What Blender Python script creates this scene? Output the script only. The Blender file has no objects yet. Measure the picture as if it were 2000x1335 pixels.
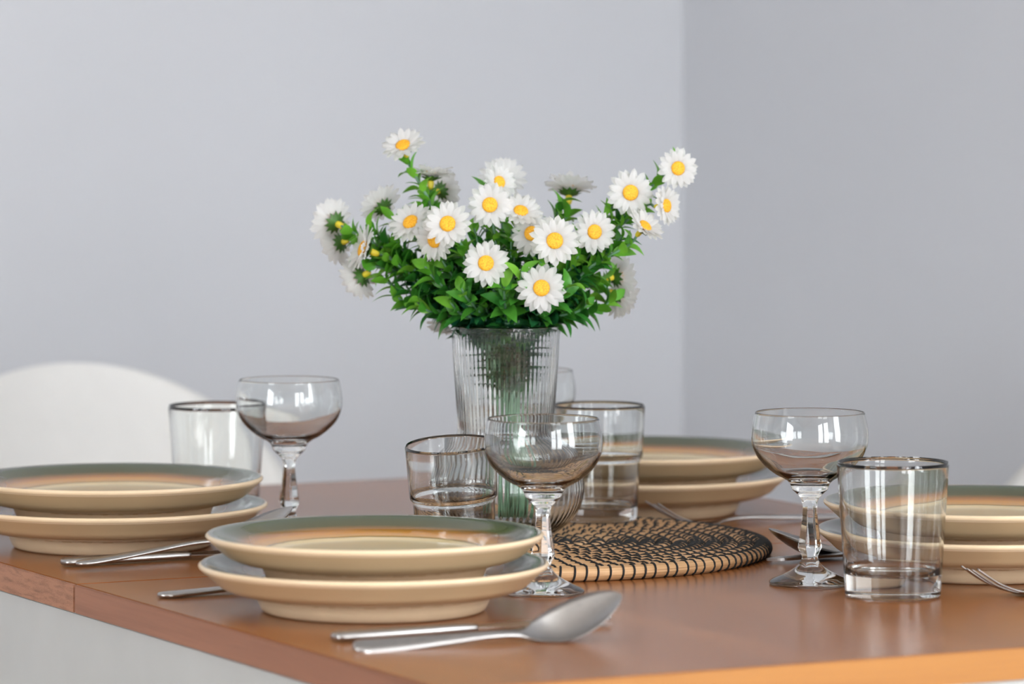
import bpy, bmesh, math, random
from mathutils import Vector, Matrix

random.seed(7)
scene = bpy.context.scene
COL = scene.collection
PI = math.pi

# ------------------------------------------------------------------ camera, world, light, exposure
TZ = 0.75                     # table top height
CAMH = 0.395                  # camera above the table top
F = 8800.0                    # focal length in pixels of the 2000 px wide frame
cam_d = bpy.data.cameras.new('camera')
cam = bpy.data.objects.new('camera', cam_d)
COL.objects.link(cam)
cam.location = (0, 0, TZ + CAMH)
cam.rotation_euler = (PI / 2, 0, 0)
cam_d.sensor_width = 36.0
cam_d.lens = 36.0 * F / 2000.0
cam_d.shift_y = -(667.5 - 91.0) / 2000.0
cam_d.clip_start = 0.05
cam_d.dof.use_dof = True
cam_d.dof.focus_distance = 3.37
cam_d.dof.aperture_fstop = 6.4
scene.camera = cam

scene.view_settings.view_transform = 'Standard'
scene.view_settings.look = 'None'
scene.view_settings.exposure = 0.0
scene.view_settings.gamma = 1.0
scene.view_settings.use_curve_mapping = False
scene.cycles.max_bounces = 9
scene.cycles.diffuse_bounces = 3
scene.cycles.glossy_bounces = 4
scene.cycles.transmission_bounces = 9
scene.cycles.use_adaptive_sampling = True
scene.cycles.adaptive_threshold = 0.04
scene.cycles.adaptive_min_samples = 16

world = bpy.data.worlds.new('daylight')
scene.world = world
world.use_nodes = True
bg = world.node_tree.nodes['Background']
bg.inputs['Color'].default_value = (0.95, 0.975, 1.0, 1)
bg.inputs['Strength'].default_value = 13.7

YAW = math.radians(27.2)      # table and room share this heading
E1 = Vector((math.cos(YAW), math.sin(YAW), 0))
E2 = Vector((-math.sin(YAW), math.cos(YAW), 0))
CORNER = Vector((0.197, 5.2, 0))          # where the two visible walls meet
ROOM_W, ROOM_L, ROOM_H = 5.4, 6.3, 2.6
# windows: (wall, from, to, sill, head); 'rear' faces the wall with the white chair, 'right' is beyond the frame
WINDOWS = [('rear', -2.05, -1.25, 0.25, 2.35), ('rear', -1.10, -0.30, 0.25, 2.35),
           ('right', -4.3, -3.1, 0.6, 2.3), ('left', -3.9, -2.55, 0.5, 2.3)]  # 'left' is an unseen window added to brighten the right wall and apron
for wall, a, b, z0, z1 in WINDOWS:
    ld = bpy.data.lights.new('window_daylight', 'AREA')
    ld.shape = 'RECTANGLE'
    ld.size = b - a
    ld.size_y = z1 - z0
    ld.cycles.is_portal = True
    lo = bpy.data.objects.new('window_daylight', ld)
    COL.objects.link(lo)
    m = (a + b) / 2
    if wall == 'rear':
        p = CORNER + E1 * m - E2 * (ROOM_L + 0.02)
        d = E2
    elif wall == 'right':
        p = CORNER + E2 * m + E1 * 0.02
        d = -E1
    else:
        p = CORNER + E2 * m - E1 * (ROOM_W + 0.02)
        d = E1
    lo.location = (p.x, p.y, (z0 + z1) / 2)
    lo.rotation_euler = d.to_track_quat('-Z', 'Z').to_euler()

# ------------------------------------------------------------------ helpers
def node_mat(name):
    m = bpy.data.materials.new(name)
    m.use_nodes = True
    nt = m.node_tree
    return m, nt, nt.nodes['Principled BSDF']

def plain(name, col, rough=0.5, metal=0.0, noise=0.0, nscale=40.0, **kw):
    """Principled material with a slight procedural tone variation."""
    m, nt, b = node_mat(name)
    b.inputs['Roughness'].default_value = rough
    b.inputs['Metallic'].default_value = metal
    tc = nt.nodes.new('ShaderNodeTexCoord')
    nz = nt.nodes.new('ShaderNodeTexNoise')
    nz.inputs['Scale'].default_value = nscale
    nz.inputs['Detail'].default_value = 4
    nt.links.new(tc.outputs['Object'], nz.inputs['Vector'])
    r = nt.nodes.new('ShaderNodeValToRGB')
    r.color_ramp.elements[0].color = tuple(c * (1 - noise) for c in col) + (1,)
    r.color_ramp.elements[1].color = tuple(min(1, c * (1 + noise)) for c in col) + (1,)
    r.color_ramp.elements[0].position = 0.3
    r.color_ramp.elements[1].position = 0.7
    nt.links.new(nz.outputs['Fac'], r.inputs['Fac'])
    nt.links.new(r.outputs['Color'], b.inputs['Base Color'])
    for k, v in kw.items():
        b.inputs[k.replace('_', ' ')].default_value = v
    return m

def ramp(nt, stops):
    r = nt.nodes.new('ShaderNodeValToRGB')
    els = r.color_ramp.elements
    while len(els) < len(stops):
        els.new(0.5)
    for e, (p, c) in zip(els, stops):
        e.position = p
        e.color = tuple(c) + (1,)
    return r

def glass_mat(name, col=(1, 1, 1), rough=0.0):
    m, nt, b = node_mat(name)
    b.inputs['Base Color'].default_value = col + (1,)
    b.inputs['Roughness'].default_value = rough
    b.inputs['Transmission Weight'].default_value = 1.0
    b.inputs['IOR'].default_value = 1.47
    return m

def mesh_from(name, verts, faces, smooth=True, mat=None):
    me = bpy.data.meshes.new(name)
    me.from_pydata([tuple(v) for v in verts], [], faces)
    if smooth:
        me.polygons.foreach_set('use_smooth', [True] * len(me.polygons))
    for m in (mat if isinstance(mat, (list, tuple)) else [mat]):
        if m:
            me.materials.append(m)
    me.update()
    return me

def link(name, me, parent=None, loc=None, rot=None, mw=None):
    o = bpy.data.objects.new(name, me)
    COL.objects.link(o)
    if parent:
        o.parent = parent
    if mw is not None:
        o.matrix_local = mw
    if loc is not None:
        o.location = loc
    if rot is not None:
        o.rotation_euler = rot
    return o

def thing(name, label, cat, loc=(0, 0, 0), rot=(0, 0, 0), group=None):
    o = bpy.data.objects.new(name, None)
    o.empty_display_size = 0.02
    COL.objects.link(o)
    o.location = loc
    o.rotation_euler = rot
    return tag(o, label, cat, group)

def tag(o, label, cat, group=None):
    o['label'] = label
    o['category'] = cat
    if group:
        o['group'] = group
    return o

def structure(o, label=None):
    o['kind'] = 'structure'
    if label:
        o['label'] = label
    return o

def lathe(name, prof, seg=96, mat=None, rmod=None, sharp=None):
    """prof: list of (r, z); points with r == 0 close the axis. rmod(theta, r, z, i) -> r"""
    verts, faces, rings = [], [], []
    for i, (r, z) in enumerate(prof):
        if r <= 1e-7:
            rings.append([len(verts)])
            verts.append((0, 0, z))
        else:
            ring = []
            for k in range(seg):
                t = 2 * PI * k / seg
                rr = rmod(t, r, z, i) if rmod else r
                ring.append(len(verts))
                verts.append((rr * math.cos(t), rr * math.sin(t), z))
            rings.append(ring)
    for a, b in zip(rings[:-1], rings[1:]):
        if len(a) == 1 and len(b) == 1:
            continue
        for k in range(seg):
            k2 = (k + 1) % seg
            if len(a) == 1:
                faces.append((a[0], b[k2], b[k]))
            elif len(b) == 1:
                faces.append((a[k], a[k2], b[0]))
            else:
                faces.append((a[k], a[k2], b[k2], b[k]))
    return mesh_from(name, verts, faces, True, mat)

def smooth_prof(pts, n=4):
    """Catmull-Rom through (r, z) points"""
    out = []
    P = [pts[0]] + list(pts) + [pts[-1]]
    for i in range(1, len(P) - 2):
        p0, p1, p2, p3 = P[i - 1], P[i], P[i + 1], P[i + 2]
        for k in range(n):
            t = k / n
            out.append(tuple(0.5 * (2 * p1[j] + (p2[j] - p0[j]) * t + (2 * p0[j] - 5 * p1[j] + 4 * p2[j] - p3[j]) * t * t
                                    + (3 * p1[j] - p0[j] - 3 * p2[j] + p3[j]) * t ** 3) for j in (0, 1)))
    out.append(tuple(pts[-1]))
    return [(max(0.0, r), z) for r, z in out]

def box_mesh(name, x0, x1, y0, y1, z0, z1, mat, bevel=0.0):
    bm = bmesh.new()
    bmesh.ops.create_cube(bm, size=1)
    for v in bm.verts:
        v.co = Vector((x0 + (v.co.x + .5) * (x1 - x0), y0 + (v.co.y + .5) * (y1 - y0), z0 + (v.co.z + .5) * (z1 - z0)))
    if bevel:
        bmesh.ops.bevel(bm, geom=list(bm.edges), offset=bevel, segments=2, affect='EDGES')
    me = bpy.data.meshes.new(name)
    bm.to_mesh(me)
    bm.free()
    if mat:
        me.materials.append(mat)
    return me

def tube(path, radii, sides=6, cap=True):
    """verts, faces of a tube along a list of Vectors"""
    verts, faces = [], []
    n = len(path)
    up = Vector((0.31, 0.17, 0.93)).normalized()
    prev = None
    for i, p in enumerate(path):
        t = (path[min(i + 1, n - 1)] - path[max(i - 1, 0)]).normalized()
        if prev is None:
            a = t.cross(up)
            if a.length < 1e-4:
                a = t.cross(Vector((1, 0, 0)))
        else:
            a = prev - t * prev.dot(t)
        a.normalize()
        prev = a
        b = t.cross(a)
        r = radii[i] if isinstance(radii, (list, tuple)) else radii
        for k in range(sides):
            w = 2 * PI * k / sides
            verts.append(p + a * (r * math.cos(w)) + b * (r * math.sin(w)))
    for i in range(n - 1):
        for k in range(sides):
            k2 = (k + 1) % sides
            faces.append((i * sides + k, i * sides + k2, (i + 1) * sides + k2, (i + 1) * sides + k))
    if cap:
        faces.append(tuple(range(sides))[::-1])
        faces.append(tuple((n - 1) * sides + k for k in range(sides)))
    return verts, faces

def at(px, py, y):
    """world point seen at a pixel, at depth y"""
    return Vector(((px - 1000) * y / F, y, TZ + CAMH - (py - 91) * y / F))

# ------------------------------------------------------------------ materials
def wall_paint(name, col):
    m, nt, b = node_mat(name)
    tc = nt.nodes.new('ShaderNodeTexCoord')
    nz = nt.nodes.new('ShaderNodeTexNoise')
    nz.inputs['Scale'].default_value = 1.6
    nz.inputs['Detail'].default_value = 5
    nt.links.new(tc.outputs['Object'], nz.inputs['Vector'])
    r = ramp(nt, [(0.3, [c * .985 for c in col]), (0.7, [c * 1.01 for c in col])])
    nt.links.new(nz.outputs['Fac'], r.inputs['Fac'])
    nt.links.new(r.outputs['Color'], b.inputs['Base Color'])
    fine = nt.nodes.new('ShaderNodeTexNoise')
    fine.inputs['Scale'].default_value = 180
    nt.links.new(tc.outputs['Object'], fine.inputs['Vector'])
    bp = nt.nodes.new('ShaderNodeBump')
    bp.inputs['Strength'].default_value = 0.05
    nt.links.new(fine.outputs['Fac'], bp.inputs['Height'])
    nt.links.new(bp.outputs['Normal'], b.inputs['Normal'])
    b.inputs['Roughness'].default_value = 0.75
    b.inputs['Specular IOR Level'].default_value = 0.25
    return m

M = {}
M['wall'] = wall_paint('wall_paint', (0.642, 0.662, 0.700))
M['ceiling'] = wall_paint('ceiling_paint', (0.82, 0.82, 0.81))
M['trim'] = plain('white_trim', (0.8, 0.8, 0.79), 0.4, noise=0.02)

def wood(name, dark, light, rough=0.2, grain=(9, 0.55, 9), coat=0.35, fine=1.0, bump=0.03):
    m, nt, b = node_mat(name)
    tc = nt.nodes.new('ShaderNodeTexCoord')
    mp = nt.nodes.new('ShaderNodeMapping')
    mp.inputs['Scale'].default_value = grain
    nt.links.new(tc.outputs['Object'], mp.inputs['Vector'])
    n1 = nt.nodes.new('ShaderNodeTexNoise')
    n1.inputs['Scale'].default_value = 3.0
    n1.inputs['Detail'].default_value = 8
    n1.inputs['Distortion'].default_value = 0.6
    nt.links.new(mp.outputs['Vector'], n1.inputs['Vector'])
    n2 = nt.nodes.new('ShaderNodeTexNoise')
    n2.inputs['Scale'].default_value = 26.0
    n2.inputs['Detail'].default_value = 6
    nt.links.new(mp.outputs['Vector'], n2.inputs['Vector'])
    mx = nt.nodes.new('ShaderNodeMath')
    mx.operation = 'MULTIPLY_ADD'
    mx.inputs[1].default_value = 0.35 * fine
    nt.links.new(n2.outputs['Fac'], mx.inputs[0])
    nt.links.new(n1.outputs['Fac'], mx.inputs[2])
    r = ramp(nt, [(0.45, dark), (0.85, light)])
    nt.links.new(mx.outputs[0], r.inputs['Fac'])
    nt.links.new(r.outputs['Color'], b.inputs['Base Color'])
    bp = nt.nodes.new('ShaderNodeBump')
    bp.inputs['Strength'].default_value = bump
    bp.inputs['Distance'].default_value = 0.002
    nt.links.new(n2.outputs['Fac'], bp.inputs['Height'])
    if bump:
        nt.links.new(bp.outputs['Normal'], b.inputs['Normal'])
    b.inputs['Roughness'].default_value = rough
    b.inputs['Coat Weight'].default_value = coat
    b.inputs['Coat Roughness'].default_value = 0.12
    return m

M['table_wood'] = wood('table_wood', (0.285, 0.100, 0.027), (0.375, 0.140, 0.040), 0.26, coat=0.05, fine=0.4, bump=0.0)
M['table_wood'].node_tree.nodes['Principled BSDF'].inputs['Specular IOR Level'].default_value = 0.42
M['edge_wood'] = wood('edge_wood', (0.24, 0.098, 0.050), (0.34, 0.145, 0.078), 0.5, grain=(30, 0.8, 30), coat=0.0)
M['endgrain_wood'] = wood('endgrain_wood', (0.17, 0.075, 0.042), (0.40, 0.19, 0.11), 0.6, grain=(20, 14, 90), coat=0.0, fine=1.6)
M['lit_edge_wood'] = wood('lit_edge_wood', (0.33, 0.125, 0.014), (0.40, 0.165, 0.022), 0.5, grain=(0.8, 30, 30), coat=0.1)  # edge wood made lighter and more orange, painting in the window light
M['floor_wood'] = wood('floor_wood', (0.30, 0.19, 0.11), (0.45, 0.30, 0.18), 0.4, grain=(4, .4, 4), coat=0.1)
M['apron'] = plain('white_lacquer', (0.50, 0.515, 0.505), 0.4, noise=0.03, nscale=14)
M['chair_shell'] = plain('chair_plastic', (0.82, 0.82, 0.80), 0.38, noise=0.01)
M['chair_leg'] = wood('chair_leg_wood', (0.45, 0.28, 0.14), (0.6, 0.4, 0.22), 0.45, coat=0.0)
M['steel'] = plain('brushed_steel', (0.44, 0.43, 0.42), 0.28, 1.0, noise=0.05, nscale=200)
M['clear_glass'] = glass_mat('clear_glass', (0.985, 1.0, 0.994))
M['vase_glass'] = glass_mat('vase_glass', (0.985, 0.997, 0.99))
M['black_thread'] = plain('black_thread', (0.012, 0.013, 0.014), 0.7, noise=0.2, nscale=300)
M['stem'] = plain('stem_green', (0.13, 0.27, 0.16), 0.45, noise=0.2, nscale=80)
M['bud'] = plain('bud_yellow', (0.62, 0.50, 0.03), 0.5, noise=0.2, nscale=200)
M['calyx'] = plain('calyx_green', (0.05, 0.14, 0.02), 0.5, noise=0.3, nscale=200)

def leaf_mat(name, c0, c1):
    m, nt, b = node_mat(name)
    oi = nt.nodes.new('ShaderNodeObjectInfo')
    r = ramp(nt, [(0.0, c0), (1.0, c1)])
    nt.links.new(oi.outputs['Random'], r.inputs['Fac'])
    nt.links.new(r.outputs['Color'], b.inputs['Base Color'])
    b.inputs['Roughness'].default_value = 0.36
    tr = nt.nodes.new('ShaderNodeBsdfTranslucent')
    nt.links.new(r.outputs['Color'], tr.inputs['Color'])
    mx = nt.nodes.new('ShaderNodeMixShader')
    mx.inputs['Fac'].default_value = 0.22
    nt.links.new(b.outputs['BSDF'], mx.inputs[1])
    nt.links.new(tr.outputs['BSDF'], mx.inputs[2])
    nt.links.new(mx.outputs[0], nt.nodes['Material Output'].inputs['Surface'])
    return m

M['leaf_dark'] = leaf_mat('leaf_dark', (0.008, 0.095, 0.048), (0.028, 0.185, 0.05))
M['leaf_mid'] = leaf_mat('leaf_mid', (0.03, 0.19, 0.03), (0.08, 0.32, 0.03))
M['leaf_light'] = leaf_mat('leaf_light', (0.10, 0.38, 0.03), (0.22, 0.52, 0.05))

def petal_mat():
    m, nt, b = node_mat('petal_white')
    tc = nt.nodes.new('ShaderNodeTexCoord')
    wv = nt.nodes.new('ShaderNodeTexWave')
    wv.bands_direction = 'Y'
    wv.inputs['Scale'].default_value = 260
    wv.inputs['Distortion'].default_value = 1.0
    nt.links.new(tc.outputs['Object'], wv.inputs['Vector'])
    r = ramp(nt, [(0.0, (0.80, 0.80, 0.805)), (1.0, (0.88, 0.88, 0.88))])
    nt.links.new(wv.outputs['Fac'], r.inputs['Fac'])
    nt.links.new(r.outputs['Color'], b.inputs['Base Color'])
    b.inputs['Roughness'].default_value = 0.6
    tr = nt.nodes.new('ShaderNodeBsdfTranslucent')
    tr.inputs['Color'].default_value = (0.97, 0.97, 0.96, 1)
    mx = nt.nodes.new('ShaderNodeMixShader')
    mx.inputs['Fac'].default_value = 0.58
    nt.links.new(b.outputs['BSDF'], mx.inputs[1])
    nt.links.new(tr.outputs['BSDF'], mx.inputs[2])
    nt.links.new(mx.outputs[0], nt.nodes['Material Output'].inputs['Surface'])
    return m
M['petal'] = petal_mat()

def disc_mat():
    m, nt, b = node_mat('disc_yellow')
    tc = nt.nodes.new('ShaderNodeTexCoord')
    vo = nt.nodes.new('ShaderNodeTexVoronoi')
    vo.inputs['Scale'].default_value = 900
    nt.links.new(tc.outputs['Object'], vo.inputs['Vector'])
    r = ramp(nt, [(0.0, (0.95, 0.60, 0.03)), (0.75, (0.80, 0.33, 0.01))])
    nt.links.new(vo.outputs['Distance'], r.inputs['Fac'])
    nt.links.new(r.outputs['Color'], b.inputs['Base Color'])
    bp = nt.nodes.new('ShaderNodeBump')
    bp.inputs['Strength'].default_value = 0.6
    bp.inputs['Distance'].default_value = 0.0006
    bp.invert = True
    nt.links.new(vo.outputs['Distance'], bp.inputs['Height'])
    nt.links.new(bp.outputs['Normal'], b.inputs['Normal'])
    b.inputs['Roughness'].default_value = 0.6
    return m
M['disc'] = disc_mat()

def straw_mat():
    m, nt, b = node_mat('straw')
    tc = nt.nodes.new('ShaderNodeTexCoord')
    nz = nt.nodes.new('ShaderNodeTexNoise')
    nz.inputs['Scale'].default_value = 1.0
    nz.inputs['Detail'].default_value = 5
    mp = nt.nodes.new('ShaderNodeMapping')
    mp.inputs['Scale'].default_value = (10, 10, 900)
    nt.links.new(tc.outputs['Object'], mp.inputs['Vector'])
    nt.links.new(mp.outputs['Vector'], nz.inputs['Vector'])
    r = ramp(nt, [(0.3, (0.42, 0.22, 0.095)), (0.55, (0.66, 0.39, 0.19)), (0.75, (0.78, 0.52, 0.29))])
    nt.links.new(nz.outputs['Fac'], r.inputs['Fac'])
    nt.links.new(r.outputs['Color'], b.inputs['Base Color'])
    bp = nt.nodes.new('ShaderNodeBump')
    bp.inputs['Strength'].default_value = 0.4
    bp.inputs['Distance'].default_value = 0.0008
    nt.links.new(nz.outputs['Fac'], bp.inputs['Height'])
    nt.links.new(bp.outputs['Normal'], b.inputs['Normal'])
    b.inputs['Roughness'].default_value = 0.6
    return m
M['straw'] = straw_mat()

def glaze_top(R):
    """reactive glaze seen from above: cream well, amber slope, grey-green rim"""
    m, nt, b = node_mat('glaze_rings')
    tc = nt.nodes.new('ShaderNodeTexCoord')
    sp = nt.nodes.new('ShaderNodeSeparateXYZ')
    nt.links.new(tc.outputs['Object'], sp.inputs[0])
    cb = nt.nodes.new('ShaderNodeCombineXYZ')
    nt.links.new(sp.outputs[0], cb.inputs[0])
    nt.links.new(sp.outputs[1], cb.inputs[1])
    ln = nt.nodes.new('ShaderNodeVectorMath')
    ln.operation = 'LENGTH'
    nt.links.new(cb.outputs[0], ln.inputs[0])
    nz = nt.nodes.new('ShaderNodeTexNoise')
    nz.inputs['Scale'].default_value = 22
    nz.inputs['Detail'].default_value = 3
    nt.links.new(tc.outputs['Object'], nz.inputs['Vector'])
    ad = nt.nodes.new('ShaderNodeMath')
    ad.operation = 'MULTIPLY_ADD'
    ad.inputs[1].default_value = 0.004
    nt.links.new(nz.outputs['Fac'], ad.inputs[0])
    nt.links.new(ln.outputs['Value'], ad.inputs[2])
    sc = nt.nodes.new('ShaderNodeMath')
    sc.operation = 'DIVIDE'
    sc.inputs[1].default_value = R + 0.002
    nt.links.new(ad.outputs[0], sc.inputs[0])
    r = ramp(nt, [(0.0, (0.72, 0.58, 0.36)), (0.630, (0.70, 0.55, 0.32)), (0.643, (0.26, 0.16, 0.06)),
                  (0.662, (0.60, 0.31, 0.075)), (0.725, (0.60, 0.26, 0.04)), (0.785, (0.36, 0.15, 0.03)),
                  (0.842, (0.105, 0.10, 0.055)), (0.93, (0.09, 0.105, 0.068)), (0.972, (0.09, 0.105, 0.072)), (0.990, (0.62, 0.46, 0.27))])
    nt.links.new(sc.outputs[0], r.inputs['Fac'])
    nt.links.new(r.outputs['Color'], b.inputs['Base Color'])
    b.inputs['Roughness'].default_value = 0.11
    b.inputs['Specular IOR Level'].default_value = 0.45
    return m
M['glaze_cream'] = plain('glaze_cream', (0.57, 0.405, 0.235), 0.2, noise=0.03, nscale=18)
M['lip_glaze'] = plain('lip_glaze', (0.80, 0.62, 0.41), 0.2, noise=0.03, nscale=18)
M['foot_clay'] = plain('foot_clay', (0.68, 0.52, 0.34), 0.25, noise=0.03, nscale=60)

# ------------------------------------------------------------------ room shell
def room_panel(name, o, ux, w, h, openings, mat, thick=0.12, out=None):
    """vertical wall starting at o along ux with rectangular openings (a, b, z0, z1)"""
    xs = sorted({0.0, w} | {v for q in openings for v in q[:2]})
    zs = sorted({0.0, h} | {v for q in openings for v in q[2:]})
    verts, faces = [], []
    def quad(a, b, c, d):
        n = len(verts)
        verts.extend([a, b, c, d])
        faces.append((n, n + 1, n + 2, n + 3))
    def P(x, z, t=0.0):
        return o + ux * x + out * t + Vector((0, 0, z))
    for x0, x1 in zip(xs[:-1], xs[1:]):
        for z0, z1 in zip(zs[:-1], zs[1:]):
            if any(q[0] <= x0 and x1 <= q[1] and q[2] <= z0 and z1 <= q[3] for q in openings):
                continue
            quad(P(x0, z0), P(x1, z0), P(x1, z1), P(x0, z1))
            quad(P(x0, z0, thick), P(x0, z1, thick), P(x1, z1, thick), P(x1, z0, thick))
    for a, b, z0, z1 in openings:
        quad(P(a, z0), P(a, z1), P(a, z1, thick), P(a, z0, thick))
        quad(P(b, z0), P(b, z0, thick), P(b, z1, thick), P(b, z1))
        quad(P(a, z0), P(a, z0, thick), P(b, z0, thick), P(b, z0))
        quad(P(a, z1), P(b, z1), P(b, z1, thick), P(a, z1, thick))
    quad(P(0, h), P(w, h), P(w, h, thick), P(0, h, thick))
    quad(P(0, 0), P(0, 0, thick), P(w, 0, thick), P(w, 0))
    quad(P(0, 0), P(0, h), P(0, h, thick), P(0, 0, thick))
    quad(P(w, 0), P(w, 0, thick), P(w, h, thick), P(w, h))
    return link(name, mesh_from(name, verts, faces, False, mat))

cA = CORNER - E1 * ROOM_W                      # far left corner of the room
rear_o = CORNER - E2 * ROOM_L - E1 * ROOM_W
rear_open = [(a + ROOM_W, b + ROOM_W, z0, z1) for w_, a, b, z0, z1 in WINDOWS if w_ == 'rear']
right_open = [(a + ROOM_L, b + ROOM_L, z0, z1) for w_, a, b, z0, z1 in WINDOWS if w_ == 'right']
structure(room_panel('wall_back', cA, E1, ROOM_W, ROOM_H, [], M['wall'], out=E2), 'smooth pale grey painted wall behind the white chair')
structure(room_panel('wall_right', CORNER - E2 * ROOM_L, E2, ROOM_L, ROOM_H, right_open, M['wall'], out=E1), 'smooth grey painted side wall in shade at the right')
structure(room_panel('wall_front', rear_o, E1, ROOM_W, ROOM_H, rear_open, M['wall'], out=-E2), 'grey painted wall with two tall windows')
left_open = [(a + ROOM_L, b + ROOM_L, z0, z1) for w_, a, b, z0, z1 in WINDOWS if w_ == 'left']
structure(room_panel('wall_left', rear_o, E2, ROOM_L, ROOM_H, left_open, M['wall'], out=-E1), 'grey painted wall with a wide window added to brighten the room')
fl = link('floor', box_mesh('floor', -ROOM_W - .12, .12, -ROOM_L - .12, .12, -0.1, 0, M['floor_wood']), loc=CORNER, rot=(0, 0, YAW))
structure(fl, 'wooden floor of the dining room')
ce = link('ceiling', box_mesh('ceiling', -ROOM_W - .12, .12, -ROOM_L - .12, .12, ROOM_H, ROOM_H + .1, M['ceiling']), loc=CORNER, rot=(0, 0, YAW))
structure(ce, 'white ceiling of the dining room')
for i, (w_, a, b, z0, z1) in enumerate(WINDOWS):
    if w_ == 'rear':
        root_loc, rz = CORNER + E1 * ((a + b) / 2) - E2 * (ROOM_L + .06), YAW
    elif w_ == 'right':
        root_loc, rz = CORNER + E2 * ((a + b) / 2) + E1 * .06, YAW + PI / 2
    else:
        root_loc, rz = CORNER + E2 * ((a + b) / 2) - E1 * (ROOM_W + .06), YAW + PI / 2
    hw = (b - a) / 2
    t = 0.05
    v, f = [], []
    for bx in ((-hw, -hw + t, z0, z1), (hw - t, hw, z0, z1), (-hw, hw, z0, z0 + t), (-hw, hw, z1 - t, z1),
               (-hw, hw, (z0 + z1) / 2 + .3, (z0 + z1) / 2 + .33)):
        n = len(v)
        for x in bx[:2]:
            for y in (-.025, .025):
                for z in bx[2:]:
                    v.append((x, y, z))
        f += [tuple(n + k for k in q) for q in ((0, 1, 3, 2), (4, 6, 7, 5), (0, 4, 5, 1), (2, 3, 7, 6), (0, 2, 6, 4), (1, 5, 7, 3))]
    w = link('window_%d' % (i + 1), mesh_from('window_frame', v, f, False, M['trim']), loc=root_loc, rot=(0, 0, rz))
    structure(w, 'white framed window letting in daylight')  # the left-wall one is added for its light

# ------------------------------------------------------------------ table
T0 = Vector((-0.0422, 2.7676, 0))              # near corner of the table
TW, TL, TT = 0.775, 1.24, 0.021
table = thing('dining_table', 'brown varnished wooden dining table with white lacquered apron', 'table', T0, (0, 0, YAW))
seam = 0.612
def tpart(name, x0, x1, y0, y1, z0, z1, mat, bevel=0.0012, label=None, parent=None):
    o = link(name, box_mesh(name, x0, x1, y0, y1, z0, z1, mat, bevel), parent or table)
    if label:
        o['label'] = label
    return o
eb = 0.0025
tpart('tabletop_leaf', eb, TW - eb, eb, seam - .0010, TZ - TT, TZ, M['table_wood'], 0.0008)
tpart('tabletop_leaf', eb, TW - eb, seam + .0010, TL - eb, TZ - TT, TZ, M['table_wood'], 0.0008)
tpart('edge_band', 0, eb, 0, seam - .0011, TZ - TT, TZ - .0003, M['edge_wood'], 0.0006)
tpart('edge_band', 0, eb, seam + .0011, TL, TZ - TT, TZ - .0003, M['endgrain_wood'], 0.0006, 'edge with coarse end grain')
tpart('edge_band', TW - eb, TW, 0, TL, TZ - TT, TZ - .0003, M['edge_wood'], 0.0006)
tpart('edge_band', eb, TW - eb, 0, eb, TZ - TT, TZ - .0003, M['lit_edge_wood'], 0.0006, 'front edge with window light painted in as brighter orange')
tpart('edge_band', eb, TW - eb, TL - eb, TL, TZ - TT, TZ - .0003, M['lit_edge_wood'], 0.0006)
ai = 0.004
az0, az1 = TZ - TT - 0.115, TZ - TT - 0.0005
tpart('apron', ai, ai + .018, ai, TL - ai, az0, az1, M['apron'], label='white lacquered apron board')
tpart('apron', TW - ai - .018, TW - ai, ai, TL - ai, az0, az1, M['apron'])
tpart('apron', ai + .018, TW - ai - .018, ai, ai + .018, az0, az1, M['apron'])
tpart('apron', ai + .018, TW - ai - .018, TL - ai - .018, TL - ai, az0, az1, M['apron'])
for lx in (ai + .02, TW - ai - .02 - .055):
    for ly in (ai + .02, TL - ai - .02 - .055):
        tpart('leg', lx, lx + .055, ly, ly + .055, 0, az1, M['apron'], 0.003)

# ------------------------------------------------------------------ chairs
def chair_shell_mesh():
    side = [(-.215, .425), (-.20, .442), (-.15, .448), (-.05, .44), (.06, .432), (.13, .44), (.175, .468), (.205, .52),
            (.225, .58), (.242, .64), (.256, .70), (.268, .75), (.276, .785), (.282, .81), (.2845, .820), (.286, .8265), (.2865, .829)]
    pts = smooth_prof([(y + 1, z) for y, z in side], 3)
    nu = 24
    verts, faces = [], []
    ztop = 0.829
    for (yy, z) in pts:
        y = yy - 1
        if z > .655:
            q = min(1.0, (z - .655) / (ztop - .655))
            hw = 0.222 * math.sqrt(max(0.0006, 1 - q ** 2.0))
        elif y < 0.1:
            q = (y + .215) / .315
            hw = 0.185 + 0.045 * min(1, q * 1.6)
        else:
            hw = 0.23 - 0.008 * (z - .44) / .26
        for k in range(nu + 1):
            u = -1 + 2 * k / nu
            back = min(1, max(0, (z - .46) / .16))
            lift = .045 * (abs(u) ** 2.6) * (1 - back)
            fwd = .055 * (abs(u) ** 2.2) * back * (hw / .222) ** 2
            verts.append((hw * u, y - fwd, z + lift))
    for i in range(len(pts) - 1):
        for k in range(nu):
            a = i * (nu + 1) + k
            faces.append((a, a + 1, a + nu + 2, a + nu + 1))
    return mesh_from('shell', verts, faces, True, M['chair_shell'])

def make_chair(label, loc, rz, src=None):
    c = thing('shell_chair', label, 'chair', loc, (0, 0, rz), 'white shell chairs')
    if src:
        for ch in src.children:
            d = ch.copy()
            COL.objects.link(d)
            d.parent = c
        return c
    s = link('seat_shell', chair_shell_mesh(), c)
    md = s.modifiers.new('thickness', 'SOLIDIFY')
    md.thickness = 0.006
    md.offset = 0
    for sx in (-1, 1):
        for sy in (-1, 1):
            v, f = tube([Vector((sx * .13, sy * .11, .433)), Vector((sx * .21, sy * .20, 0.0))], [.013, .009], 10)
            link('leg', mesh_from('leg', v, f, True, M['chair_leg']), c)
    for sy in (-1, 1):
        v, f = tube([Vector((-.165, sy * .15, .24)), Vector((.14, sy * .12, .40))], .004, 6)
        link('brace', mesh_from('brace', v, f, True, M['steel']), c)
    return c
chair_a = make_chair('white moulded shell chair with rounded back at the head of the table', Vector((-.315, 4.247, 0)), YAW)
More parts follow.
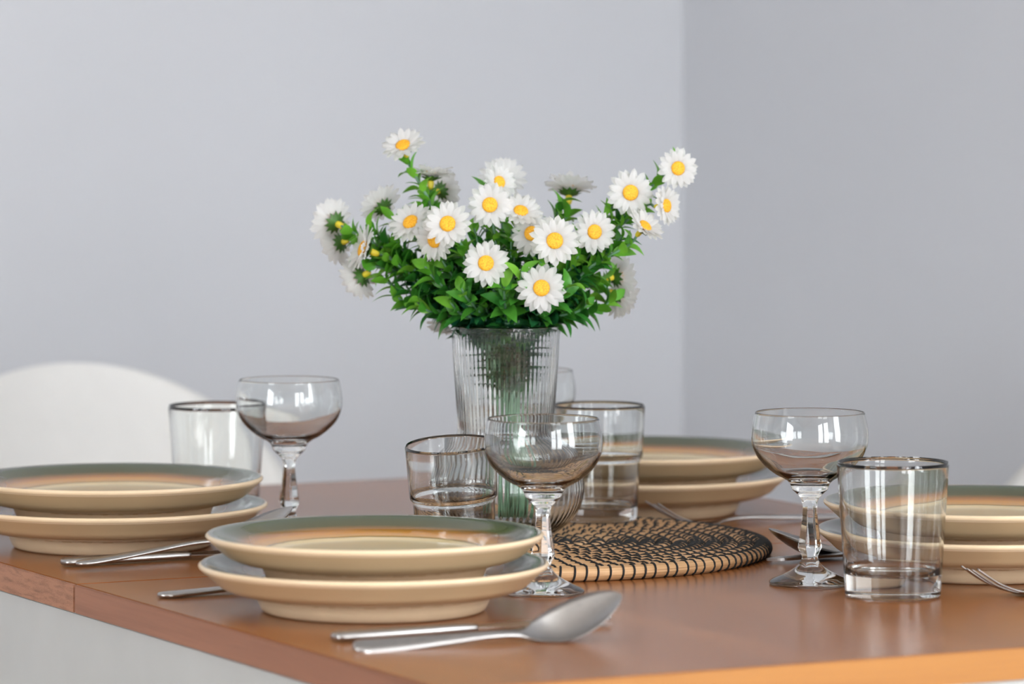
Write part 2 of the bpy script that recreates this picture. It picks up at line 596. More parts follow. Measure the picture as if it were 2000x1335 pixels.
make_chair('white shell chair just cut off by the right edge, behind the plates', Vector((.362, 3.969, 0)), YAW - PI / 2, chair_a)

# ------------------------------------------------------------------ placemat
MAT_C = Vector((0.006, 3.514, TZ))
MAT_R, PITCH, CR = 0.196, 0.0128, 0.0054
CW = 0.0066                                   # half width of the coil
MAT_TOP = 2 * CR + 0.0002
def build_mat():
    mat = thing('placemat', 'round coiled straw placemat with black stitching under the flower vase', 'placemat', MAT_C)
    rings = int(MAT_R / PITCH)
    path, th = [], 0.0
    r_out = MAT_R - CW
    # outermost turn is a closed round, then the spiral runs inwards
    v, f = [], []
    total = 0.0
    end = 2 * PI * (r_out / PITCH - .6)
    while th < end:
        r = r_out - PITCH * max(0.0, th - 2 * PI) / (2 * PI) if th > 2 * PI else r_out
        if r < 0.004:
            break
        path.append((th, r))
        th += 0.006 / max(r, .01)
    sides = 10
    for i, (t, r) in enumerate(path):
        c, s = math.cos(t), math.sin(t)
        wob = 1 + 0.035 * math.sin(i * .37) + 0.03 * math.sin(i * .113 + 1)
        for k in range(sides):
            w = 2 * PI * k / sides
            rr = r + CW * wob * math.cos(w)
            v.append((rr * c, rr * s, CR + CR * math.sin(w) * (1 + .6 * (wob - 1))))
    for i in range(len(path) - 1):
        for k in range(sides):
            k2 = (k + 1) % sides
            f.append((i * sides + k, (i + 1) * sides + k, (i + 1) * sides + k2, i * sides + k2))
    link('straw_coil', mesh_from('straw_coil', v, f, True, M['straw']), mat)
    # one stitch: thread wrapped over the coil, slanting; local x = outward, y = tangent
    def stitch_pts(full, slant):
        out = []
        a0, a1 = (-60, 215) if full else (-8, 190)
        n = 10 if full else 6
        for k in range(n + 1):
            w = math.radians(a0 + (a1 - a0) * k / n)
            q = k / n
            out.append(Vector((math.cos(w) * (CW + .0003), slant * (q - .4), CR + math.sin(w) * (CR + .0004))))
        return out
    v0, f0 = tube(stitch_pts(True, .0045), .00085, 6)
    rim_mesh = mesh_from('stitch', v0, f0, True, M['black_thread'])
    nrim = int(2 * PI * r_out / .0092)
    for k in range(nrim):
        a = 2 * PI * k / nrim
        jit = random.uniform(-.004, .004)
        o = link('stitch', rim_mesh, mat)
        o.location = (r_out * math.cos(a + jit), r_out * math.sin(a + jit), 0)
        o.rotation_euler = (0, 0, a + jit + random.uniform(-.06, .06))
    vs, fs = [], []
    j = 1
    while True:
        # stitches of neighbouring rounds line up into curved arms
        r_mid = r_out - PITCH * (j - .5)
        if r_mid < .014:
            break
        n_arm = 92 if r_mid > .125 else (56 if r_mid > .070 else 28)
        slant = -.0062
        for k in range(n_arm):
            a = 2 * PI * (k + .5 * (j % 2)) / n_arm + j * .035
            r = r_out - PITCH * (j - 1 + (a / (2 * PI)) % 1.0)
            pv, pf = tube(stitch_pts(False, slant), .00082, 5)
            n = len(vs)
            a += random.uniform(-.12, .12) * .009 / r
            R = Matrix.Translation((r * math.cos(a), r * math.sin(a), 0)) @ Matrix.Rotation(a, 4, 'Z')
            vs += [R @ p for p in pv]
            fs += [tuple(n + q for q in g) for g in pf]
        j += 1
    o = link('inner_stitching', mesh_from('inner_stitching', vs, fs, True, M['black_thread']), mat)
    o['kind'] = 'stuff'
    return mat
build_mat()

# ------------------------------------------------------------------ plates
def plate_mesh(name, R, rim_z, foot_r):
    fl = rim_z - .0140
    k = R / .123
    top = [(0, fl), (.045, fl), (.066, fl + .0004), (.0725, fl + .0016), (.0765, fl + .0028), (.086, fl + .0044), (.097, fl + .0070), (R - .008, rim_z - .0011), (R - .0015, rim_z)]
    under = [(R, rim_z - .0015), (R - .0005, rim_z - .0030), (R - .0018, rim_z - .0042), (R - .0034, rim_z - .0056), (.1135 * k, rim_z - .0108), (.1080 * k, .0182), (.1010 * k, .0150), (.0930 * k, .0130), (.0868 * k, .0121), (.0838 * k, .0116),
             (.0826 * k, .0108), (.0806 * k, .0058), (.0790 * k, .0022), (foot_r + .0006, .0007), (foot_r - .001, 0), (foot_r - .006, 0), (foot_r - .0075, .003), (foot_r - .009, fl - .0055), (0, fl - .0055)]
    a = smooth_prof(top, 4)
    b = smooth_prof(under[:10], 4) + under[10:]
    prof = (a + b)[::-1]
    me = lathe(name, prof, 128, [M['glaze_cream'], glaze_top(R), M['foot_clay'], M['lip_glaze']])
    n_under = len(b)
    # material by ring: rings counted from the underside axis outwards, then over the rim and in
    for p in me.polygons:
        r = sum((Vector(me.vertices[i].co).to_2d().length for i in p.vertices)) / len(p.vertices)
        if r > R - .0030 and p.normal.z < .75:
            p.material_index = 3
        elif p.normal.z > .15:
            p.material_index = 1
        elif r < .0832 * R / .123:
            p.material_index = 2
    return me
dinner_me = plate_mesh('dinner_plate', .123, .0340, .0768)
upper_me = plate_mesh('deep_plate', .1187, .0335, .0735)
SETTINGS = {'front': (-.0970, 3.160), 'left': (-.3166, 3.569), 'back': (.1120, 3.826), 'right': (.352, 3.384)}
PL = {'front': 'the front place, beside the two crossed handles and upturned spoon', 'left': 'the left place, cut off by the left edge of the picture',
      'back': 'the far place behind the stepped tumbler', 'right': 'the right place, behind the clear straight tumbler'}
for key, (x, y) in SETTINGS.items():
    rz = random.uniform(0, 6)
    o = link('dinner_plate', dinner_me, loc=(x, y, TZ + .0002), rot=(0, 0, rz))
    tag(o, 'tan stoneware plate with grey-green rim, bottom plate at ' + {'front': 'front beside the upturned spoon', 'left': 'far left below the white chair',
        'back': 'back behind the placemat', 'right': 'right behind the straight tumbler'}[key], 'plate', 'dinner plates')
    o = link('deep_plate', upper_me, loc=(x + .0008, y, TZ + .0214), rot=(0, 0, rz + 2))
    tag(o, 'amber and green glazed plate, top of the stack ' + {'front': 'nearest the camera', 'left': 'at the left edge',
        'back': 'behind the placemat', 'right': 'at the right edge'}[key], 'plate', 'upper plates')

# ------------------------------------------------------------------ drinking glasses
def coupe_mesh():
    outer = [(0, 0.0008), (.020, .0006), (.0285, 0), (.0298, .0008), (.0298, .0022), (.027, .0040), (.0195, .0072), (.0135, .0105), (.0098, .0132),
             (.0066, .0165), (.0055, .0195), (.0064, .0228), (.0083, .0268), (.0080, .0295), (.0068, .0380), (.0056, .0470), (.0050, .0540),
             (.0052, .0585), (.0066, .0628), (.0096, .0662), (.0126, .0690), (.0137, .0712), (.0150, .0742), (.0185, .0772), (.0250, .0805),
             (.0325, .0862), (.0386, .0930), (.0422, .1010), (.0430, .1075), (.0426, .1145), (.0416, .1205), (.0405, .1258)]
    o = smooth_prof(outer, 3)
    inner = [(.04035, .1262), (.0401, .1263), (.03985, .1262), (.0397, .1258), (.0408, .1205), (.0418, .1145), (.0421, .1075), (.0412, .1012), (.0373, .0940), (.0313, .0880), (.0238, .0828),
             (.0150, .0795), (.0070, .0780), (0, .0776)]
    i = smooth_prof(inner, 3)
    def rmod(t, r, z, k):
        w = max(0.0, min(1.0, (z - .0135) / .003)) * max(0.0, min(1.0, (.064 - z) / .006))
        if w <= 0 or r > .012:
            return r
        a = (t % (PI / 3)) - PI / 6
        return r * (1 + w * (math.cos(PI / 6) / math.cos(a) * 1.07 - 1))
    return lathe('coupe', o + i, 96, M['clear_glass'], rmod)

def tumbler_mesh():
    outer = [(0, .0012), (.024, .0010), (.0318, 0), (.0342, .0012), (.0346, .0035), (.0352, .015), (.0378, .055), (.0404, .0935)]
    inner = [(.04035, .0942), (.0400, .0944), (.03965, .0942), (.0395, .0935), (.0366, .055), (.0338, .022), (.0318, .0178), (.027, .0158), (.012, .0150), (0, .0148)]
    return lathe('tumbler', smooth_prof(outer, 3) + smooth_prof(inner, 3), 96, M['clear_glass'])

def stepped_mesh():
    outer = [(0, .001), (.022, .0008), (.0272, 0), (.0296, .0015), (.0302, .004), (.0306, .012), (.0316, .030), (.0322, .0440), (.0326, .0462),
             (.0340, .0480), (.0345, .0500), (.0350, .060), (.0362, .0865)]
    inner = [(.0361, .0874), (.0357, .0876), (.0353, .0874), (.0351, .0866), (.0338, .060), (.0331, .0515), (.0318, .0488), (.0310, .0472), (.0306, .044), (.0297, .028), (.0278, .0135), (.0255, .0108), (.012, .0100), (0, .0098)]
    return lathe('stepped_tumbler', smooth_prof(outer, 3) + smooth_prof(inner, 3), 96, M['clear_glass'])

coupe_me, tumbler_me, stepped_me = coupe_mesh(), tumbler_mesh(), stepped_mesh()
def place(name, me, x, y, z, label, cat, group, rot=(0, 0, 0)):
    return tag(link(name, me, loc=(x, y, z), rot=rot), label, cat, group)
Z0 = TZ + .0003
place('coupe_glass', coupe_me, .0226, 3.258, Z0, 'empty stemmed coupe glass in front of the vase, just behind the front plates', 'wine glass', 'coupe glasses', (0, 0, .3))
place('coupe_glass', coupe_me, .219, 3.312, Z0, 'empty stemmed coupe glass just left of the straight tumbler at right', 'wine glass', 'coupe glasses', (0, 0, .1))
place('coupe_glass', coupe_me, -.180, 3.638, Z0, 'empty stemmed coupe glass in front of the white chair, left of the flowers', 'wine glass', 'coupe glasses', (0, 0, .7))
place('coupe_glass', coupe_me, .010, 3.745, Z0, 'blurred coupe glass mostly hidden behind the ribbed vase', 'wine glass', 'coupe glasses')
place('tumbler', tumbler_me, .274, 3.241, Z0, 'clear straight thick-bottomed tumbler in the right foreground', 'glass', 'straight tumblers')
place('tumbler', tumbler_me, -.2460, 3.755, Z0, 'clear straight tumbler behind the left plates, before the white chair', 'glass', 'straight tumblers')
place('stepped_tumbler', stepped_me, -.0410, 3.362, TZ + MAT_TOP + .0010, 'tilted stepped tumbler on the placemat, left of the vase bulb', 'glass', 'stepped tumblers',
      (math.radians(6.4), math.radians(-3.0), 0)).scale = (.95, .95, 1.0)
place('stepped_tumbler', stepped_me, .0700, 3.655, TZ + MAT_TOP, 'upright stepped tumbler on the placemat, right of the vase', 'glass', 'stepped tumblers').scale = (1.05, 1.05, 1.06)

# ------------------------------------------------------------------ vase
VASE = Vector((-.0049, 3.545, TZ + MAT_TOP))
def vase_mesh():
    outer = [(0, .0010), (.026, .0008), (.0330, 0), (.0375, .0012), (.0435, .0050), (.0525, .0130), (.0590, .0235), (.0618, .0360), (.0607, .0480),
             (.0560, .0600), (.0485, .0690), (.0415, .0748), (.0385, .0790), (.0378, .0840), (.0384, .0950), (.0400, .1200), (.0415, .1430), (.0426, .1620), (.0427, .1645)]
    inner = [(.0425, .1650), (.0421, .1651), (.0417, .1649), (.0415, .1642), (.0409, .1500), (.0388, .1200), (.0366, .0920), (.0359, .0820), (.0376, .0770), (.0446, .0700), (.0526, .0610),
             (.0583, .0480), (.0596, .0360), (.0568, .0240), (.0490, .0140), (.0380, .0085), (.0180, .0070), (0, .0068)]
    o = smooth_prof(outer, 3)
    i = smooth_prof(inner, 3)
    no = len(o)
    NR = 66
    def rmod(t, r, z, k):
        if k >= no:
            return r
        w = max(0.0, min(1.0, (z - .004) / .006)) * max(0.0, min(1.0, (.1625 - z) / .003))
        return r + .00022 * w * math.cos(t * NR) * min(1.0, r / .03)
    return lathe('vase', o + i, NR * 6, M['vase_glass'], rmod)
place('ribbed_vase', vase_mesh(), VASE.x, VASE.y, VASE.z, 'clear vertically ribbed glass vase with round base holding the daisies', 'vase', None)

# ------------------------------------------------------------------ daisies
def leaf_mesh(name, mat, L=1.0, W=.30, bend=.18, fold=.16):
    n = 7
    verts, faces = [], []
    for i in range(n + 1):
        t = i / n
        w = W * (math.sin(PI * min(1, t ** .8)) ** .85 if t < 1 else 0) * .5
        w = max(w, .012 if i == 0 else 0.002)
        zc = bend * (t * t) * -1 + .10 * math.sin(PI * t)
        for s in (-1, 0, 1):
            verts.append((L * t, s * w, zc + (fold * w * 2 if s else 0)))
    for i in range(n):
        for k in range(2):
            a = i * 3 + k
            faces.append((a, a + 1, a + 4, a + 3))
    return mesh_from(name, verts, faces, True, mat)
LEAF = {k: [leaf_mesh('leaf', M['leaf_' + k], 1, w, b, f) for w, b, f in ((.46, .16, .16), (.40, .04, .10), (.52, .26, .22))] for k in ('dark', 'mid', 'light')}

def petal_mesh(seed):
    rnd = random.Random(seed)
    n = 6
    L, W = .0164, .0061
    verts, faces = [], []
    prof = [.40, .66, .90, 1.0, .95, .74, .30]
    for i in range(n + 1):
        t = i / n
        hw = W * .5 * prof[i]
        z = .0012 * math.sin(PI * t) - .0010 * t * t + rnd.uniform(-.0002, .0002)
        for k in range(5):
            u = -1 + k / 2
            x = L * t
            if i == n:
                x += (-.0010 if k in (1, 3) else .0) - (.0012 if k in (0, 4) else 0)
            verts.append((x, hw * u, z + .0006 * (1 - u * u) * (1 if k % 2 == 0 else .5) - .0003 * (k in (1, 3))))
    for i in range(n):
        for k in range(4):
            a = i * 5 + k
            faces.append((a, a + 1, a + 6, a + 5))
    return mesh_from('petal', verts, faces, True, M['petal'])
PETALS = [petal_mesh(s) for s in range(5)]
disc_me = lathe('disc', smooth_prof([(0, .0010), (.0050, .0011), (.0063, .0018), (.0061, .0030), (.0047, .0041), (.0022, .0044), (0, .0041)], 2), 28, M['disc'])
def calyx_mesh():
    """shallow cup with pointed sepals under the petals"""
    n = 22
    verts, faces = [(0, 0, -.0036)], []
    for r, z in ((.0024, -.0032), (.0058, -.0014)):
        for k in range(n):
            t = 2 * PI * k / n
            verts.append((r * math.cos(t), r * math.sin(t), z))
    for k in range(n):
        t = 2 * PI * k / n
        r = .0096 if k % 2 else .0062
        verts.append((r * math.cos(t), r * math.sin(t), .0002 if k % 2 else -.0008))
    for k in range(n):
        k2 = (k + 1) % n
        faces.append((0, 1 + k2, 1 + k))
        for q in (0, 1):
            faces.append((1 + q * n + k, 1 + q * n + k2, 1 + (q + 1) * n + k2, 1 + (q + 1) * n + k))
    return mesh_from('flower_head', verts, faces, True, M['calyx'])
calyx_me = calyx_mesh()
bud_me = lathe('stem_cap', smooth_prof([(0, -.0105), (.0012, -.0102), (.0021, -.0088), (.0025, -.0062), (.0023, -.0034), (0, -.0028)], 2), 14, M['bud'])

def frame_z(d, roll=0.0):
    """rotation matrix whose local z is d"""
    return (d.to_track_quat('Z', 'Y').to_matrix().to_4x4()) @ Matrix.Rotation(roll, 4, 'Z')

def hermite(pts, n=8):
    out = []
    P = [pts[0] * 2 - pts[1]] + pts + [pts[-1] * 2 - pts[-2]]
    for i in range(1, len(P) - 2):
        p0, p1, p2, p3 = P[i - 1:i + 3]
        for k in range(n):
            t = k / n
            out.append(0.5 * (2 * p1 + (p2 - p0) * t + (2 * p0 - 5 * p1 + 4 * p2 - p3) * t * t + (3 * p1 - p0 - 3 * p2 + p3) * t ** 3))
    out.append(pts[-1])
    return out

def leaves_on(root, path, zmin, rnd, base_len=.0205, step=.0040, light_from=.72, stop=.97):
    """leaves spiralling up a stem; older leaves low down are darker and longer"""
    lens = [0.0]
    for a, b in zip(path[:-1], path[1:]):
        lens.append(lens[-1] + (b - a).length)
    total = lens[-1]
    s0 = next((lens[i] for i, p in enumerate(path) if p.z > zmin), total)
    s = s0
    k = 0
    while s < total * stop:
        i = max(j for j in range(len(lens)) if lens[j] <= s)
        i = min(i, len(path) - 2)
        q = (s - lens[i]) / max(1e-6, lens[i + 1] - lens[i])
        p = path[i].lerp(path[i + 1], q)
        t = (path[i + 1] - path[i]).normalized()
        az = k * 2.4 + rnd.uniform(-.4, .4)
        side = t.cross(Vector((0, 0.2, 1))).normalized()
        up = side.cross(t)
        rad = side * math.cos(az) + up * math.sin(az)
        d = (t * rnd.uniform(.55, 1.0) + rad * rnd.uniform(.6, .95)).normalized()
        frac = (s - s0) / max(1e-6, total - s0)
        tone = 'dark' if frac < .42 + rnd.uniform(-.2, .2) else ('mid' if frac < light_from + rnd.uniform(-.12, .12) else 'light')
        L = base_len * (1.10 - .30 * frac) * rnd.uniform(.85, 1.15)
        nrm = (t - d * t.dot(d))
        nrm = nrm.normalized() if nrm.length > 1e-3 else rad
        y = nrm.cross(d).normalized()
        R = Matrix((d, y, nrm)).transposed().to_4x4()
        mw = Matrix.Translation(p - root.location) @ R @ Matrix.Scale(L, 4)
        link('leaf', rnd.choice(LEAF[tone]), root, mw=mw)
        s += step * rnd.uniform(.8, 1.25)
        k += 1

def stem_path(tip, d, rnd, spread=1.0):
    ax = Vector((VASE.x, VASE.y, 0))
    off = Vector((tip.x - ax.x, tip.y - ax.y, 0))
    o = off.length
    u = off.normalized() if o > 1e-4 else Vector((1, 0, 0))
    j = Vector((rnd.uniform(-.006, .006), rnd.uniform(-.006, .006), 0))
    p0 = ax + Vector((0.006, 0, 0)) - u * .008 + j + Vector((0, 0, VASE.z + .011))
    p1 = ax + Vector((0.006, 0, 0)) + j * .8 + Vector((0, 0, VASE.z + .080))
    p2 = ax + u * min(.030, .006 + o * .17) + Vector((0, 0, VASE.z + .158)) + j * .4
    back = tip - d * .012
    p3 = p2.lerp(back, .5) + Vector((0, 0, .012 if tip.z > p2.z + .02 else .03)) * spread
    return hermite([p0, p1, p2, p3, back, tip], 7)

VY = VASE.y
# px, py of the disc, depth offset (m) from the vase axis, facing (right, up, towards camera), petal cup (deg), size, label
DAISIES = [
    (1057, 563, -.062, (.05, .15, 1), 14, 1.02, 'open white daisy nearest the vase rim, lowest in the middle of the bouquet'),
    (949, 515, -.060, (.02, .22, 1), 18, .97, 'open white daisy low at centre left, facing the camera over dark leaves'),
    (1083, 471, -.066, (.05, .18, 1), 16, 1.02, 'large open white daisy at centre right, overlapping another behind it'),
    (875, 438, -.060, (-.10, .22, 1), 18, .98, 'open white daisy at middle left, in front of a smaller drooping one'),
    (957, 401, -.045, (-.02, .18, 1), 16, .95, 'open white daisy at upper centre facing the camera'),
    (1159, 453, -.045, (.28, .10, 1), 20, .92, 'white daisy right of centre, turned slightly right'),
    (1230, 376, -.030, (.16, .02, 1), 16, .98, 'tall white daisy at upper right above a leafy stem'),
    (1322, 329, -.020, (.30, .08, 1), 18, .88, 'white daisy highest and furthest right of the bouquet'),
    (1296, 402, -.035, (.90, .12, .70), 24, .86, 'small white daisy turned right, just under the furthest right one'),
    (1256, 446, -.050, (.52, .62, .42), 28, .88, 'white daisy tipped right with yellow bud below, at right edge of leaves'),
    (1040, 456, -.040, (-.25, .10, 1), 14, .92, 'white daisy half hidden behind the large centre right one'),
    (1016, 417, -.040, (.18, .78, .72), 26, .92, 'white daisy tipped upwards between the centre blooms'),
    (981, 352, .025, (.02, .42, -.85), 26, 1.05, 'blurred white daisy at the top centre, seen from behind'),
    (972, 357, -.012, (.45, .25, .72), 26, .80, 'white daisy at top centre turned right with small yellow eye'),
    (1112, 374, .040, (.06, .80, -.35), 28, 1.12, 'white daisy at top right of centre, green underside showing'),
    (789, 289, .000, (-.22, .72, .62), 26, .95, 'white daisy at the very top left tip of the bouquet'),
    (842, 345, .020, (.05, 1.0, -.12), 18, 1.02, 'white daisy seen edge on, below the top left tip'),
    (862, 372, .045, (.55, .12, -.55), 26, .95, 'blurred white daisy turned away behind the edge-on one'),
    (748, 404, .030, (-.50, .50, -.60), 26, 1.0, 'white daisy at upper left facing away over a bright leaf'),
    (654, 434, .020, (-.62, .30, -.75), 26, 1.08, 'white daisy furthest left of the bouquet, facing away'),
    (664, 474, .030, (-.75, -.22, -.60), 26, .95, 'blurred white daisy tucked under the furthest left one'),
    (716, 488, -.015, (-.90, .35, .28), 26, 1.05, 'white daisy in profile at left, petals pointing left'),
    (706, 540, .012, (-.68, -.42, -.60), 26, 1.0, 'white daisy drooping at lower left, seen from behind'),
    (805, 438, -.030, (-.38, .60, .68), 22, 1.0, 'white daisy at left centre beside the middle left bloom'),
    (852, 468, -.045, (-.50, -.18, .70), 24, .92, 'drooping white daisy tucked below the middle left bloom'),
    (1203, 540, .015, (.78, .10, -.55), 30, 1.02, 'white daisy in profile at lower right, petals pointing right'),
    (1206, 577, .025, (.70, -.42, -.55), 30, .98, 'lowest white daisy at right, drooping under another'),
    (864, 628, .045, (-.25, -.85, -.25), 40, .70, 'small blurred white daisy hanging behind the left of the vase rim'),
]
for i, (px, py, dy, f3, cup, size, label) in enumerate(DAISIES):
    rnd = random.Random(100 + i)
    d = Vector((f3[0], -f3[2], f3[1])).normalized()
    tip = at(px, py, VY + dy)
    path = stem_path(tip - d * .008, d, rnd)
    root = thing('daisy', label, 'flower', path[0], group='daisies in the vase')
    rel = [p - path[0] for p in path]
    v, f = tube(rel, [.0016 - .0006 * k / len(rel) for k in range(len(rel))], 6)
    link('stem', mesh_from('stem', v, f, True, M['stem']), root)
    leaves_on(root, path, VASE.z + (.095 if i % 5 == 0 else .142), rnd, light_from=.62)
    roll = rnd.uniform(0, 6.28)
    head = link('flower_head', calyx_me, root, mw=Matrix.Translation(tip - path[0]) @ frame_z(d, roll) @ Matrix.Scale(size, 4))
    link('disc', disc_me, head, loc=(0, 0, .0012))
    link('stem_cap', bud_me, head)
    for layer, (cnt, lift, r0, sc) in enumerate(((17, cup - 7, .0034, 1.0), (13, cup + 7, .0032, .94))):
        for k in range(cnt):
            a = 2 * PI * (k + .5 * layer) / cnt + rnd.uniform(-.06, .06)
            el = math.radians(lift + rnd.uniform(-6, 6))
            mw = (Matrix.Rotation(a, 4, 'Z') @ Matrix.Translation((r0, 0, .0002 + layer * .0005)) @ Matrix.Rotation(-el, 4, 'Y')
                  @ Matrix.Rotation(rnd.uniform(-.18, .18), 4, 'X') @ Matrix.Scale(sc * rnd.uniform(.93, 1.05), 4))
            link('petal', rnd.choice(PETALS), head, mw=mw)

# flowerless leafy sprigs that fill the middle of the bouquet
SPRIGS = [(905, 500, -.035), (1000, 480, -.02), (1060, 500, -.02), (1130, 500, -.03), (1165, 520, -.01), (900, 560, -.045), (985, 560, -.055), (1110, 560, -.05),
          (1150, 590, -.02), (770, 575, .0), (815, 590, -.02), (830, 520, -.03), (1020, 530, -.06), (880, 590, -.03), (1175, 560, .02), (760, 500, -.01),
          (1190, 480, .0), (930, 455, .0), (1035, 590, -.02), (945, 585, -.03),
          (925, 440, -.02), (1000, 450, -.03), (1105, 425, .01), (1195, 432, -.01), (1218, 458, -.03), (860, 500, -.03), (722, 440, .01), (700, 470, .0),
          (772, 470, .0), (828, 405, .01), (1095, 395, .02), (745, 540, .0), (1195, 585, .0), (1060, 540, -.04)]
for i, (px, py, dy) in enumerate(SPRIGS):
    rnd = random.Random(500 + i)
    tip = at(px, py, VY + dy)
    d = (tip - Vector((VASE.x, VASE.y, VASE.z + .13))).normalized()
    path = stem_path(tip, d, rnd, .3)
    root = thing('leafy_sprig', 'flowerless green sprig among the daisy stems in the vase', 'sprig', path[0], group='flowerless sprigs in the vase')
    rel = [p - path[0] for p in path]
    v, f = tube(rel, [.0014 - .0006 * k / len(rel) for k in range(len(rel))], 6)
    link('stem', mesh_from('stem', v, f, True, M['stem']), root)
    leaves_on(root, path, VASE.z + (.105 if i % 6 == 0 else .146), rnd, base_len=.0225, step=.0036, light_from=.85, stop=1.0)

# ------------------------------------------------------------------ cutlery
def blade_mesh(name, st, nv=8, mat=None, sub=4):
    """st: stations (x, half_width, z, cup, thickness); cup raises the edges above the middle"""
    S = []
    P = [st[0]] + list(st) + [st[-1]]
    for i in range(1, len(P) - 2):
        p0, p1, p2, p3 = P[i - 1:i + 3]
        for k in range(sub):
            t = k / sub
            S.append([0.5 * (2 * p1[j] + (p2[j] - p0[j]) * t + (2 * p0[j] - 5 * p1[j] + 4 * p2[j] - p3[j]) * t * t + (3 * p1[j] - p0[j] - 3 * p2[j] + p3[j]) * t ** 3) for j in range(5)])
    S.append(list(st[-1]))
    verts, faces = [], []
    for x, hw, z, cup, th in S:
        hw = max(hw, .0004)
        for k in range(nv + 1):
            u = -1 + 2 * k / nv
            verts.append((x, hw * u, z + cup * u * u + th * .5 * math.sqrt(max(0, 1 - (abs(u) ** 4) * .85))))
        for k in range(nv + 1):
            u = 1 - 2 * k / nv
            verts.append((x, hw * u, z + cup * u * u - th * .5 * math.sqrt(max(0, 1 - (abs(u) ** 4) * .85))))
    m = 2 * (nv + 1)
    for i in range(len(S) - 1):
        for k in range(m):
            k2 = (k + 1) % m
            faces.append((i * m + k, i * m + k2, (i + 1) * m + k2, (i + 1) * m + k))
    faces.append(tuple(range(m))[::-1])
    faces.append(tuple((len(S) - 1) * m + k for k in range(m)))
    return mesh_from(name, verts, faces, True, mat)

st_handle = [(0, .0026, .0024, 0, .0026), (.002, .0052, .0025, -.0002, .0036), (.006, .0074, .0026, -.0004, .0040), (.014, .0080, .0028, -.0006, .0040), (.04, .0070, .0036, -.0006, .0038),
             (.07, .0050, .0048, -.0004, .0036), (.095, .0036, .0058, -.0001, .0034), (.112, .0031, .0055, 0, .0032), (.122, .0035, .0044, 0, .0030)]
handle_me = blade_mesh('handle', st_handle, 8, M['steel'])
bowl_me = blade_mesh('bowl', [(.119, .0032, .0049, 0, .0028), (.125, .0060, .0032, .0016, .0022), (.133, .0132, .0014, .0052, .0016), (.145, .0190, .0012, .0086, .0014), (.157, .0206, .0038, .0096, .0014),
                              (.169, .0184, .0095, .0080, .0013), (.179, .0126, .0160, .0048, .0013), (.185, .0068, .0207, .0020, .0013), (.188, .0012, .0235, 0, .0012)], 12, M['steel'])
steep_bowl_me = blade_mesh('bowl', [(.119, .0032, .0049, 0, .0028), (.125, .0060, .0032, .0016, .0022), (.133, .0128, .0014, .0052, .0016), (.145, .0182, .0014, .0084, .0014), (.157, .0196, .0058, .0092, .0014),
                              (.169, .0174, .0140, .0076, .0013), (.179, .0118, .0230, .0044, .0013), (.185, .0064, .0286, .0018, .0013), (.188, .0012, .0316, 0, .0012)], 12, M['steel'])
fork_head_me = blade_mesh('fork_head', [(.119, .0032, .0049, 0, .0026), (.126, .0050, .0036, .0004, .0022), (.134, .0100, .0016, .0012, .0020), (.143, .0122, .0013, .0014, .0018), (.151, .0124, .0024, .0013, .0017)], 10, M['steel'])
tine_me = blade_mesh('tine', [(.1495, .00195, .0026, 0, .0018), (.160, .0018, .0052, 0, .0018), (.172, .0017, .0100, 0, .0017), (.183, .0015, .0165, 0, .0016), (.190, .0009, .0212, 0, .0012)], 4, M['steel'], 3)
knife_handle_me = blade_mesh('handle', [(0, .0036, .0036, 0, .0036), (.002, .0066, .0037, -.0002, .0052), (.007, .0086, .0039, -.0004, .0060), (.02, .0090, .0040, -.0004, .0062), (.06, .0078, .0041, -.0003, .0060), (.09, .0062, .0041, -.0001, .0056), (.104, .0062, .0040, 0, .0046)], 8, M['steel'])
def knife_blade():
    # flat blade with a serrated edge on one side
    v, f = [], []
    n = 66
    for i in range(n + 1):
        x = .102 + .106 * i / n
        t = i / n
        back = .0058 + .0030 * min(1, t * 3) - (max(0, t - .86) / .14) ** 2 * .0075
        edge = -.0058 - .0050 * min(1, t * 4) + (max(0, t - .80) / .20) ** 2 * .0100
        if .25 < t < .93:
            edge += .0007 if i % 2 else 0
        for y, th in ((edge, .0002), ((edge + back) / 2, .0009), (back, .0010)):
            v.append((x, y, .0040 + th))
            v.append((x, y, .0040 - th))
    for i in range(n):
        a, b = i * 6, (i + 1) * 6
        f += [(a, b, b + 2, a + 2), (a + 2, b + 2, b + 4, a + 4), (a + 1, a + 3, b + 3, b + 1), (a + 3, a + 5, b + 5, b + 3), (a + 4, b + 4, b + 5, a + 5), (a, a + 1, b + 1, b)]
    f += [(0, 2, 3, 1), (2, 4, 5, 3), (n * 6, n * 6 + 1, n * 6 + 3, n * 6 + 2), (n * 6 + 2, n * 6 + 3, n * 6 + 5, n * 6 + 4)]
    return mesh_from('blade', v, f, False, M['steel'])
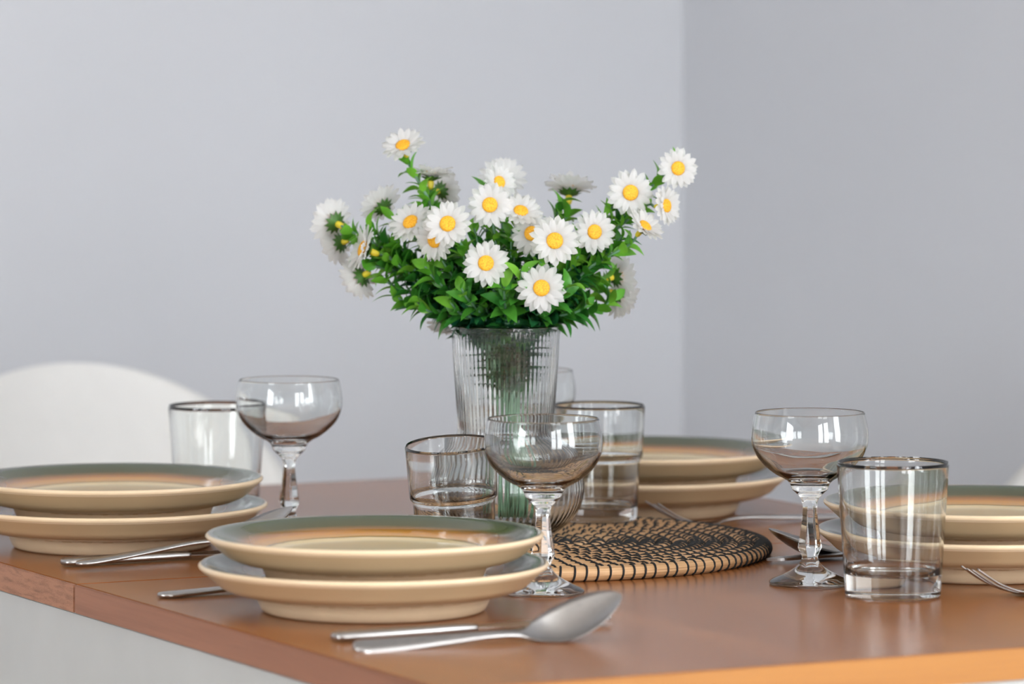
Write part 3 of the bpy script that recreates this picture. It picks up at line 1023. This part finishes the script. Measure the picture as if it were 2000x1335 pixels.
knife_blade_me = knife_blade()

def spoon(x, y, yaw, label, z=0.0, roll=0.0, pitch=0.0, bowl=bowl_me):
    t = thing('table_spoon', label, 'spoon', (x, y, TZ + z), (math.radians(roll), math.radians(-pitch), math.radians(yaw)), 'table spoons')
    link('handle', handle_me, t)
    link('bowl', bowl, t)
def fork(x, y, yaw, label, z=0.0, roll=0.0, pitch=0.0):
    t = thing('table_fork', label, 'fork', (x, y, TZ + z), (math.radians(roll), math.radians(-pitch), math.radians(yaw)), 'table forks')
    link('handle', handle_me, t)
    link('head', fork_head_me, t)
    for k in range(4):
        link('tine', tine_me, t, loc=(0, (k - 1.5) * .0069, .0012 if k in (0, 3) else 0))
def knife(x, y, yaw, label, z=0.0, roll=0.0):
    t = thing('table_knife', label, 'knife', (x, y, TZ + z), (math.radians(roll), 0, math.radians(yaw)), 'table knives')
    link('handle', knife_handle_me, t)
    link('blade', knife_blade_me, t)
knife(-.119, 2.991, 26, 'steel table knife under the upturned spoon, before the front plates')
spoon(-.1037, 2.943, 24.5, 'steel spoon resting on a knife in the foreground, bowl raised to the right', .0008, 26, 0, steep_bowl_me)
fork(-.2530, 3.227, 29, 'steel fork handle sticking out from behind the front plates')
knife(-.342, 3.424, 27, 'steel knife handle before the left plates, lying under a spoon handle')
spoon(-.327, 3.388, 33, 'steel spoon handle crossing over a knife before the left plates', .0040, 0, 3.5)
fork(-.530, 3.620, 27, 'steel fork behind the left plates at the picture edge')
fork(.363 + .15 * E1.x, 3.242 + .15 * E1.y, 207.2, 'steel fork at the right edge with tines pointing up left, before the right plates')
fork(.150 + .15 * E1.x, 3.704 + .15 * E1.y, 207.2, 'steel fork behind the placemat with tines raised before the far plates')
knife(.190 + .205 * E1.x, 3.452 + .205 * E1.y, 211, 'serrated steel knife behind the right coupe glass, tip near the placemat')
spoon(.1986 + .186 * E1.x, 3.467 + .186 * E1.y, 207.2, 'steel spoon behind the right coupe glass, dark bowl raised towards the placemat', .0008, -8, 0)
